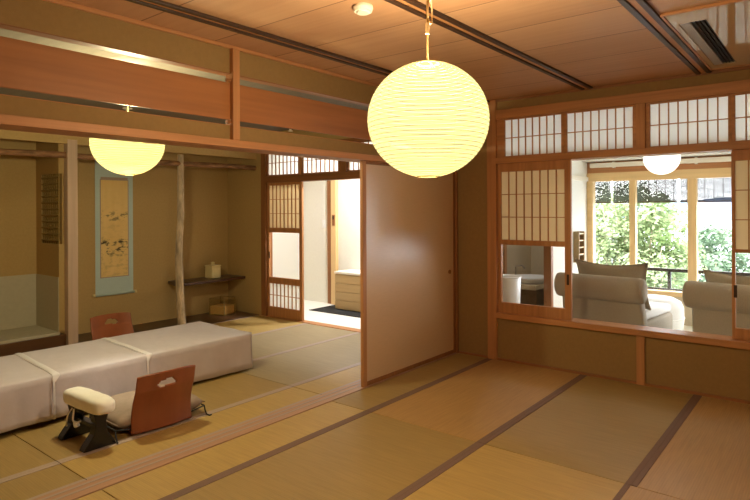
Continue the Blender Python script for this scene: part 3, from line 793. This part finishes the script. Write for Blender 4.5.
# ------------------------------------------------------------------ sunroom
struct(B(XB, XS+.1, -1.9, YE+.06, -.1, .0).build('floor', 'plaster_white'), 'pale carpet floor of the sunroom', 'floor')
struct(B(XB, XS+.1, -1.9, YE+.06, 2.20, 2.26).build('ceiling', 'plaster_white'), 'white ceiling of the sunroom', 'ceiling')
wsn = MB()
wsn.box(6.36, XS+.1, YE, YE+.06, 0, 2.2).box(XB, 5.0, YE, YE+.06, 0, 2.2).box(5.0, 6.36, YE, YE+.06, 2.0, 2.2)
wsn.box(XB, XS+.1, -1.96, -1.9, 0, 2.2)
struct(wsn.build('wall_sunroom', 'plaster_white'), 'cream end wall of the sunroom', 'wall')
struct(MB().box(XS-.03, XS+.1, -1.9, YE, 0, .33).box(XS+.04, XS+.1, -1.9, YE, 1.84, 2.2).build('wall_sunroom', 'plaster_beige'), 'low beige wall under the sunroom window', 'wall')
trim(45, B(6.30, 6.36, YE-.02, YE+.07, 0, 2.0), 'cedar_z', 'dark jamb of the washroom doorway in the sunroom', 'jamb')
trim(46, B(6.37, XS-.04, YE-.022, YE, 1.735, 1.79), 'white_plastic', 'white picture rail on the sunroom end wall', 'rail')
# window frames and panes
wf = sroot('window_%d' % wno[0], (XS, .3, .33), 'wide sunroom window with pale wooden frames facing the trees', 'window'); wno[0] += 1
f = MB().box(XS-.05, XS+.06, -1.9, YE, .33, .385).box(XS-.05, XS+.06, -1.9, YE, 1.73, 1.838)
f.box(XS-.05, XS+.06, YE-.075, YE-.0005, .385, 1.73).build('frame', 'pale_wood_y', wf, .004)
for a, b in ((1.954, 2.026), (1.283, 1.378), (.50, .57), (-.27, -.18), (-1.0, -.93)):
    B(XS-.04, XS+.05, a, b, .385, 1.73).build('mullion', 'pale_wood_z', wf, .004)
ys = [YE-.075, 2.026, 1.954, 1.378, 1.283, .57, .50, -.18, -.27, -.93, -1.0, -1.9]
for i in range(0, len(ys), 2): B(XS+.004, XS+.008, ys[i+1], ys[i], .385, 1.73).build('glass_pane', 'glass', wf)
trim(47, B(XS-.035, XS+.04, -1.9, YE, 1.838, 1.98), 'hinoki_y', 'brown board over the sunroom window head', 'board')
t = thing('curtain_rail', (XS-.08, .3, 1.90), 'white curtain rail across the head of the sunroom window', 'curtain rail')
B(XS-.09, XS-.045, -1.88, YE-.05, 1.905, 1.962).build('rail', 'white_plastic', t, .006)
for y in (2.2, 1.28, .2, -.9): B(XS-.092, XS-.035, y-.012, y+.012, 1.895, 1.972).build('bracket', 'white_plastic', t)
trim(48, B(XS-.25, XS+.04, -1.9, YE, 1.985, 2.2), 'plaster_white', 'white boxed soffit over the sunroom window', 'soffit')
# wall rack
t = thing('wall_rack', (7.16, YE-.02, .72), 'narrow brown slatted rack on the sunroom end wall', 'wall rack')
B(7.05, 7.265, YE-.012, YE-.001, .72, 1.10).build('back_board', 'rack_wood', t)
m = MB().box(7.05, 7.075, YE-.07, YE-.012, .72, 1.10).box(7.24, 7.265, YE-.07, YE-.012, .72, 1.10)
m.build('side', 'rack_wood', t, .002)
for i in range(5): B(7.075, 7.24, YE-.066, YE-.012, .725+i*.085, .738+i*.085).build('slat', 'pale_wood_y', t)
# globe lamp
t = thing('globe_lamp', (6.4, 1.398, 1.72), 'white globe lamp hanging in the sunroom before the window', 'hanging lamp')
prof = [(.172*math.cos(a), .172*math.sin(a)*.98) for a in [math.radians(-90+172*i/30) for i in range(31)]]
MB().lathe([(0 if i == 0 else p[0], p[1]) for i, p in enumerate(prof)], (6.4, 1.398, 1.895), 40).build('globe', 'globe_glass', t, smooth=True)
MB().lathe([(0, 0), (.05, 0), (.05, -.02), (.03, -.035), (0, -.035)], (6.4, 1.398, 2.2), 24).build('canopy', 'white_plastic', t)
MB().tube([(6.4, 1.398, 2.06), (6.4, 1.398, 2.17)], .006, 8).build('stem', 'white_plastic', t)
bulb((6.4, 1.398, 1.90), 8, (1, .93, .8), .05, 'globe_bulb')

# armchairs: rolled back seen from behind
def rbox(hw, y0, y1, z0, z1, tp=1):
    return MB()
def armchair(loc, rz, label):
    """origin on the floor under the back; faces +X; width along Y"""
    r = thing('armchair', loc, label, 'armchair', 'linen armchairs by the sunroom window', rz)
    hw = .375
    # raked back slab, a little wider at the foot
    m = MB()
    a = [(-.005, .10), (.115, .10), (.10, .40), (.06, .66), (-.055, .66), (-.02, .40)]
    fa = [m.bm.verts.new((x, -hw-(.05 if z < .2 else .02 if z < .5 else 0), z)) for x, z in a]
    fb = [m.bm.verts.new((x, hw-(0 if z > .5 else 0), z)) for x, z in a]
    m.bm.faces.new(fa); m.bm.faces.new(fb[::-1])
    for i in range(6): m.bm.faces.new((fa[i], fb[i], fb[(i+1) % 6], fa[(i+1) % 6]))
    m.build('backrest', 'sofa_linen', r, .025, True, world=False)
    # rolled top cushion hanging over the back, wider than the slab
    n = 28; prof = []
    for i in range(n):
        q = 2*PI*i/n; prof.append((-.035+.085*math.cos(q)*(1 if math.cos(q) > 0 else .85), .635+.118*math.sin(q)))
    m = MB(); rings = []
    for s_, y in ((.72, -.425), (.93, -.412), (1, -.385), (1, 0), (1, .385), (.93, .412), (.72, .425)):
        rings.append([m.bm.verts.new((-.035+(x+.035)*s_, y, .635+(z-.635)*s_)) for x, z in prof])
    for A, B_ in zip(rings, rings[1:]):
        for i in range(n): m.bm.faces.new((A[i], A[(i+1) % n], B_[(i+1) % n], B_[i]))
    m.bm.faces.new(rings[0][::-1]); m.bm.faces.new(rings[-1])
    m.build('rolled_headrest', 'sofa_linen', r, 0, True, world=False)
    MB().box(.06, .82, -hw-.02, hw, .14, .34).build('seat', 'sofa_linen', r, .03, True, world=False)
    MB().box(.10, .84, -hw, hw-.02, .34, .42).build('seat_pad', 'white_linen', r, .03, True, world=False)
    for x in (.04, .76):
        for y in (-.34, .30): MB().box(x, x+.05, y, y+.05, 0, .14).build('leg', 'pale_wood_z', r, .004, world=False)
    return r
ar = armchair((5.60, 1.765, 0), -.10, 'linen armchair with rolled back, left of the white pouf')
dup(ar, (5.60, .625, 0), -.13, 'linen armchair with rolled back, partly behind the right paper door')
def pillow(loc, hw, hh, th, rz, tilt, label):
    r = thing('throw_pillow', loc, label, 'throw pillow', 'taupe throw pillows on the armchairs', rz)
    R = Matrix.Rotation(tilt, 4, 'Y')
    def sh(sg):
        def fn(u, v):
            a, b = 2*u-1, 2*v-1
            y = a*hw*(1-.10*(1-b*b)); z = hh+b*hh*(1-.20*(1-a*a))
            e = max(0, (1-a*a)*(1-b*b))**.5
            return R @ Vector((sg*th*e, y, z))
        return fn
    m = MB().grid(sh(1), 18, 18); m.grid(sh(-1), 18, 18)
    bmesh.ops.remove_doubles(m.bm, verts=m.bm.verts, dist=.0005)
    m.build('cover', 'pillow_linen', r, smooth=True, world=False)
    ps = []
    for q in range(4):
        for i in range(12):
            c = -1+2*i/12
            a, b = ((c, -1), (1, c), (-c, 1), (-1, -c))[q]
            ps.append(R @ Vector((0, a*hw*(1-.10*(1-b*b)), hh+b*hh*(1-.20*(1-a*a)))))
    ps.append(ps[0])
    MB().tube(ps, .006, 6, False).build('piping', 'pillow_linen', r, smooth=True, world=False)
pillow((5.88, 1.73, .425), .355, .225, .085, -.10, -.14, 'wide taupe pillow on the left armchair, its top edge dipping')
pillow((5.89, .60, .425), .345, .205, .085, -.16, -.14, 'taupe pillow on the right armchair, one corner up')
# pouf
t = thing('pouf', (6.85, 1.60, 0), 'round white upholstered pouf between the armchairs', 'pouf')
prof = [(0, .02), (.27, .02), (.30, .05), (.315, .18), (.31, .31), (.285, .37), (.22, .405), (.1, .418), (0, .42)]
MB().lathe(prof, (6.85, 1.60, 0), 40).build('upholstery', 'white_linen', t, smooth=True)
for i in range(3):
    q = i*2.1; x, y = 6.85+.2*math.cos(q), 1.60+.2*math.sin(q); MB().tube([(x, y, 0), (x, y, .03)], .02, 12).build('foot', 'pale_wood_z', t)
m = MB(); m.lathe([(.317+.005*math.cos(a), .20+.005*math.sin(a)) for a in (0, PI/2, PI, 3*PI/2)], (6.85, 1.60, 0), 40, True)
m.build('piping', 'white_linen', t)

# washroom beyond the end wall
struct(B(XB, 7.9, YE+.06, 4.0, -.1, 0).build('floor', 'washroom_floor'), 'dim floor of the washroom', 'floor')
struct(B(XB+.101, 7.9, YE+.06, 3.44, 2.2, 2.26).build('ceiling', 'plaster_beige'), 'beige ceiling of the washroom', 'ceiling')
struct(MB().box(XB+.1, 7.9, 3.38, 3.439, 0, 2.2).box(7.70, 7.9, YE+.06, 3.38, 0, 2.2).build('wall_washroom', 'plaster_beige'), 'beige wall of the washroom', 'wall')
trim(49, B(6.84, 6.91, 3.36, 3.38, 0, 2.0), 'hinoki_z', 'thin wooden upright on the washroom wall', 'post')
t = thing('wash_basin', (7.2, 3.1, .2), 'white basin seen low through the glass pane of the paper door', 'wash basin')
m = MB()
prof = [(0, .42), (.16, .44), (.235, .50), (.25, .525), (.235, .525), (.16, .47), (0, .445)]
m.lathe(prof, (7.1, 3.12, -.02), 36); m.build('bowl', 'white_ceramic', t, smooth=True)
B(6.85, 7.69, 2.95, 3.37, .36, .42).build('counter', 'plaster_beige', t, .006)
B(7.0, 7.69, 3.0, 3.37, .0, .36).build('cupboard', 'deck', t, .004)
MB().tube([(7.1, 3.33, .42), (7.1, 3.33, .62), (7.1, 3.24, .64), (7.1, 3.2, .60)], .012, 10).build('tap', 'ac_grey', t, smooth=True)
t = thing('towel_basket', (5.62, 2.72, 0), 'tall white basket seen low at the left of the door glass', 'basket')
MB().lathe([(0, .004), (.115, .004), (.135, .20), (.15, .655), (.142, .675), (.134, .655), (.12, .20), (0, .02)], (5.62, 2.74, 0), 36).build('body', 'white_ceramic', t, smooth=True)
MB().lathe([(.152+.008*math.cos(a), .668+.008*math.sin(a)) for a in [PI*i/3 for i in range(6)]], (5.62, 2.74, 0), 36, True).build('rim', 'white_linen', t)

t = thing('added_ceiling_lamp', (6.6, 3.0, 2.2), 'round ceiling lamp added to brighten the washroom', 'ceiling lamp')
MB().lathe([(0, 0), (.12, 0), (.12, -.03), (.10, -.035), (.10, -.02), (0, -.02)], (6.6, 3.0, 2.2), 32).build('housing', 'white_plastic', t)
d = bpy.data.lights.new('added_washroom_light', 'AREA'); d.shape = 'DISK'; d.size = .18; d.energy = 5; d.color = (.9, .95, 1)  # unseen lamp, added to lift the dark washroom walls
o = bpy.data.objects.new('added_washroom_light', d); COL.objects.link(o); o.location = (6.6, 3.0, 2.16)

# ------------------------------------------------------------------ outside the sunroom
struct(B(XS+.1, 8.15, -2.4, 3.4, -.1, -.02).build('floor', 'deck'), 'balcony deck outside the sunroom window', 'floor')
t = thing('balcony_railing', (7.95, .4, -.02), 'dark metal balcony railing outside the sunroom window', 'railing')
B(7.93, 7.97, -2.3, 3.3, .585, .625).build('top_rail', 'black_iron', t, .004)
B(7.94, 7.96, -2.3, 3.3, .350, .375).build('lower_rail', 'black_iron', t, .003)
for y in (3.2, 2.42, 1.655, .88, .1, -.7, -1.5, -2.2): B(7.935, 7.965, y-.02, y+.02, -.02, .585).build('post', 'black_iron', t, .003)
def blind(y0, y1, label):
    r = thing('bamboo_blind', (7.8, (y0+y1)/2, 1.45), label, 'bamboo blind', 'reed blinds outside the window')
    m = MB(); z = 1.472
    while z < 2.02: m.box(7.797, 7.803, y0, y1, z, z+.0126); z += .0138
    m.build('slats', 'blind_reed', r)
    m = MB(); y = y0+.04
    while y < y1: m.box(7.794, 7.7965, y-.003, y+.003, 1.465, 2.02); y += .095
    m.build('binding_cord', 'black_iron', r)
    B(7.79, 7.81, y0, y1, 1.452, 1.471).build('bottom_bar', 'rail_dark', r, .002)
    B(7.785, 7.815, y0, y1, 2.02, 2.05).build('head_rail', 'rail_dark', r, .002)
plain('blind_reed', srgb(58, 64, 72), .7, .2, .15, nscale=20)
blind(2.315, 3.25, 'reed blind rolled half down outside the left window panes, left end')
blind(1.53, 2.285, 'reed blind rolled half down behind the globe lamp')
blind(.72, 1.50, 'reed blind rolled half down at the right window pane')
blind(-.1, .69, 'reed blind rolled half down beyond the right paper door')
# eave carrying the blinds
struct(B(XS+.1, 8.6, -2.6, 3.6, 2.05, 2.12).build('ceiling', 'cedar_y'), 'eave over the balcony', 'ceiling')
struct(B(-40, 900, -600, 600, -7.2, -7).build('floor', 'lake'), 'pale lake far below the window', 'lake')
m = MB()
def ridge(u, v):
    y = -250+600*u
    return Vector((440+40*v, y, -7.2+(14+5*noise.noise(Vector((y*.012, 0, 0)))+2*noise.noise(Vector((y*.05, 3, 0))))*v))
m.grid(ridge, 60, 6).build('trim_50', 'hill_haze_blue', smooth=True)
struct(bpy.data.objects['trim_50'], 'faint hills on the far shore', 'hills')

def tree(name, base, crown, label, mat, n_cl, leaf, seed, trunk_r=.12, lean=(0, 0)):
    rnd = random.Random(seed)
    r = thing(name, base, label, 'tree', 'trees outside the sunroom window')
    b = Vector(base); cc = Vector(crown[0]); R = Vector(crown[1])
    tr = MB()
    top = cc+Vector((0, 0, R.z*.3))
    tp = [b.lerp(top, i/8)+Vector((.12*math.sin(i*1.3+seed), .14*math.sin(i*.9+seed*2), 0))*(1 if i else 0) for i in range(9)]
    tr.tube(tp, [trunk_r*(1-.085*i) for i in range(9)], 10).build('trunk', 'bark', r, smooth=True)
    br = MB(); lf = MB()
    cl = []
    for k in range(n_cl):
        while True:
            d = Vector((rnd.uniform(-1, 1), rnd.uniform(-1, 1), rnd.uniform(-1, 1)))
            if .25 < d.length < 1: break
        p = cc+Vector((d.x*R.x, d.y*R.y, d.z*R.z)); cl.append((p, d))
        if k % 5 == 0:
            s = tp[4+k % 5]
            mid = s.lerp(p, .5)+Vector((0, 0, .12)); br.tube([s, mid, p], [.03, .02, .006], 6)
    br.build('branches', 'bark', r, smooth=True)
    for p, d in cl:
        rad = rnd.uniform(.16, .34)
        for q in range(52):
            while True:
                e = Vector((rnd.uniform(-1, 1), rnd.uniform(-1, 1), rnd.uniform(-.7, .7)))
                if e.length < 1: break
            c = p+e*rad
            nrm = (Vector((0, 0, .8))+e*.9+Vector((rnd.uniform(-.6, .6), rnd.uniform(-.6, .6), rnd.uniform(-.4, .6)))).normalized()
            a = nrm.orthogonal().normalized(); a = Matrix.Rotation(rnd.uniform(0, 2*PI), 3, nrm) @ a; w = nrm.cross(a)
            L_ = leaf*rnd.uniform(.7, 1.3); W_ = L_*.42
            lf.bm.faces.new([lf.bm.verts.new(c+v) for v in (-a*L_*.5, -a*.05*L_+w*W_, a*L_*.5, -a*.05*L_-w*W_)])
    o = lf.build('foliage', mat, r); o['kind'] = 'stuff'
tree('garden_tree', (12.6, 3.45, -7), ((12.8, 3.45, .25), (1.3, 1.25, 1.62)), 'bright green tree filling the left and middle window panes', 'leaf_bright', 520, .078, 3, .16)
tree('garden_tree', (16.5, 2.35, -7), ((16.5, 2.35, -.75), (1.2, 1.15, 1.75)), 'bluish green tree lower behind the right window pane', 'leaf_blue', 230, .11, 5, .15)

# pieces that belong to a part of a thing hang under that part
SUB = {'paper_lantern': {'washi_shade': ('bamboo_ribs', 'end_ring'), 'cord': ('cord_shortener',)},
       'hanging_scroll': {'mount': ('painting', 'inner_border'), 'roller': ('roller_knob',), 'top_rod': ('hanging_cord',)},
       'throw_pillow': {'cover': ('piping',)}, 'seat_cushion': {'cover': ('piping',)}, 'pouf': {'upholstery': ('piping',)},
       'lidded_jar': {'lid': ('knob',)}, 'light_switch': {'plate': ('rocker',)}, 'wall_intercom': {'plate': ('insert',)},
       'glass_box': {'glass_walls': ('edge_frame',)}, 'air_conditioner': {'slot': ('louver', 'grille')},
       'armrest': {'pad': ('tied_cord',)}, 'bamboo_blind': {'slats': ('binding_cord',)}, 'tablecloth': {'cover': ('hem_fold', 'end_drop')},
       'armchair': {'seat': ('seat_pad',), 'backrest': ('rolled_headrest',)}, 'smoke_detector': {'housing': ('sensor_cap',)}}
st_ = lambda o: o.name.split('.')[0]
for o in list(bpy.data.objects):
    if o.type == 'EMPTY' and st_(o) in SUB:
        kids = list(o.children)
        for p_, subs in SUB[st_(o)].items():
            par = [k for k in kids if st_(k) == p_]
            if not par: continue
            for k in kids:
                if st_(k) in subs: k.parent = par[0]

# ------------------------------------------------------------------ light
def area(name, loc, rot, sx, sy, watt, col, portal=False):
    d = bpy.data.lights.new(name, 'AREA'); d.shape = 'RECTANGLE'; d.size = sx; d.size_y = sy; d.energy = watt; d.color = col
    o = bpy.data.objects.new(name, d); COL.objects.link(o); o.location = loc; o.rotation_euler = rot
    if portal: d.cycles.is_portal = True
    return o
area('window_portal', (XS+.2, .32, 1.05), (0, PI/2, 0), 1.35, 4.4, 1, (1, 1, 1), True)
# unseen ceiling lamp, added to give the entry hall its daylight brightness
t = thing('added_ceiling_lamp', (5.6, 4.75, H), 'round ceiling lamp added to brighten the entry hall', 'ceiling lamp')
MB().lathe([(0, 0), (.17, 0), (.17, -.03), (.15, -.035), (.15, -.02), (0, -.02)], (5.6, 4.75, H), 32).build('housing', 'white_plastic', t)
d = bpy.data.lights.new('added_entry_light', 'AREA'); d.shape = 'DISK'; d.size = .28; d.energy = 50; d.color = (.97, .98, 1)
o = bpy.data.objects.new('added_entry_light', d); COL.objects.link(o); o.location = (5.6, 4.75, H-.04)

w = bpy.data.worlds.new('sky'); scene.world = w; w.use_nodes = True
nt = w.node_tree; nt.nodes.clear()
bg = nt.nodes.new('ShaderNodeBackground'); bg.inputs['Color'].default_value = (.94, .97, 1, 1); bg.inputs['Strength'].default_value = 10
wo = nt.nodes.new('ShaderNodeOutputWorld'); nt.links.new(bg.outputs[0], wo.inputs['Surface'])

# ------------------------------------------------------------------ camera
f_px, py = 575.0, 209.3
th = math.atan(463/575); roll = math.atan(5.5/1176)
F = Vector((math.cos(th), math.sin(th), 0)); R0 = Vector((math.sin(th), -math.cos(th), 0)); U0 = Vector((0, 0, 1))
R_ = R0*math.cos(roll)-U0*math.sin(roll); U_ = U0*math.cos(roll)+R0*math.sin(roll)
cd = bpy.data.cameras.new('camera'); co = bpy.data.objects.new('camera', cd); COL.objects.link(co)
cd.sensor_width = 36; cd.lens = f_px/750*36; cd.shift_y = (py-250)/750; cd.clip_start = .05; cd.clip_end = 2000
M = Matrix((R_, U_, -F)).transposed().to_4x4(); M.translation = Vector((0, 0, 1.386)); co.matrix_world = M
scene.camera = co
vs = scene.view_settings
scene.display_settings.display_device = 'sRGB'
vs.view_transform = 'Standard'; vs.look = 'None'; vs.exposure = .32; vs.gamma = 1; vs.use_curve_mapping = False
cy = scene.cycles
cy.use_denoising = True; cy.max_bounces = 10; cy.diffuse_bounces = 6; cy.transparent_max_bounces = 16; cy.sample_clamp_indirect = 6
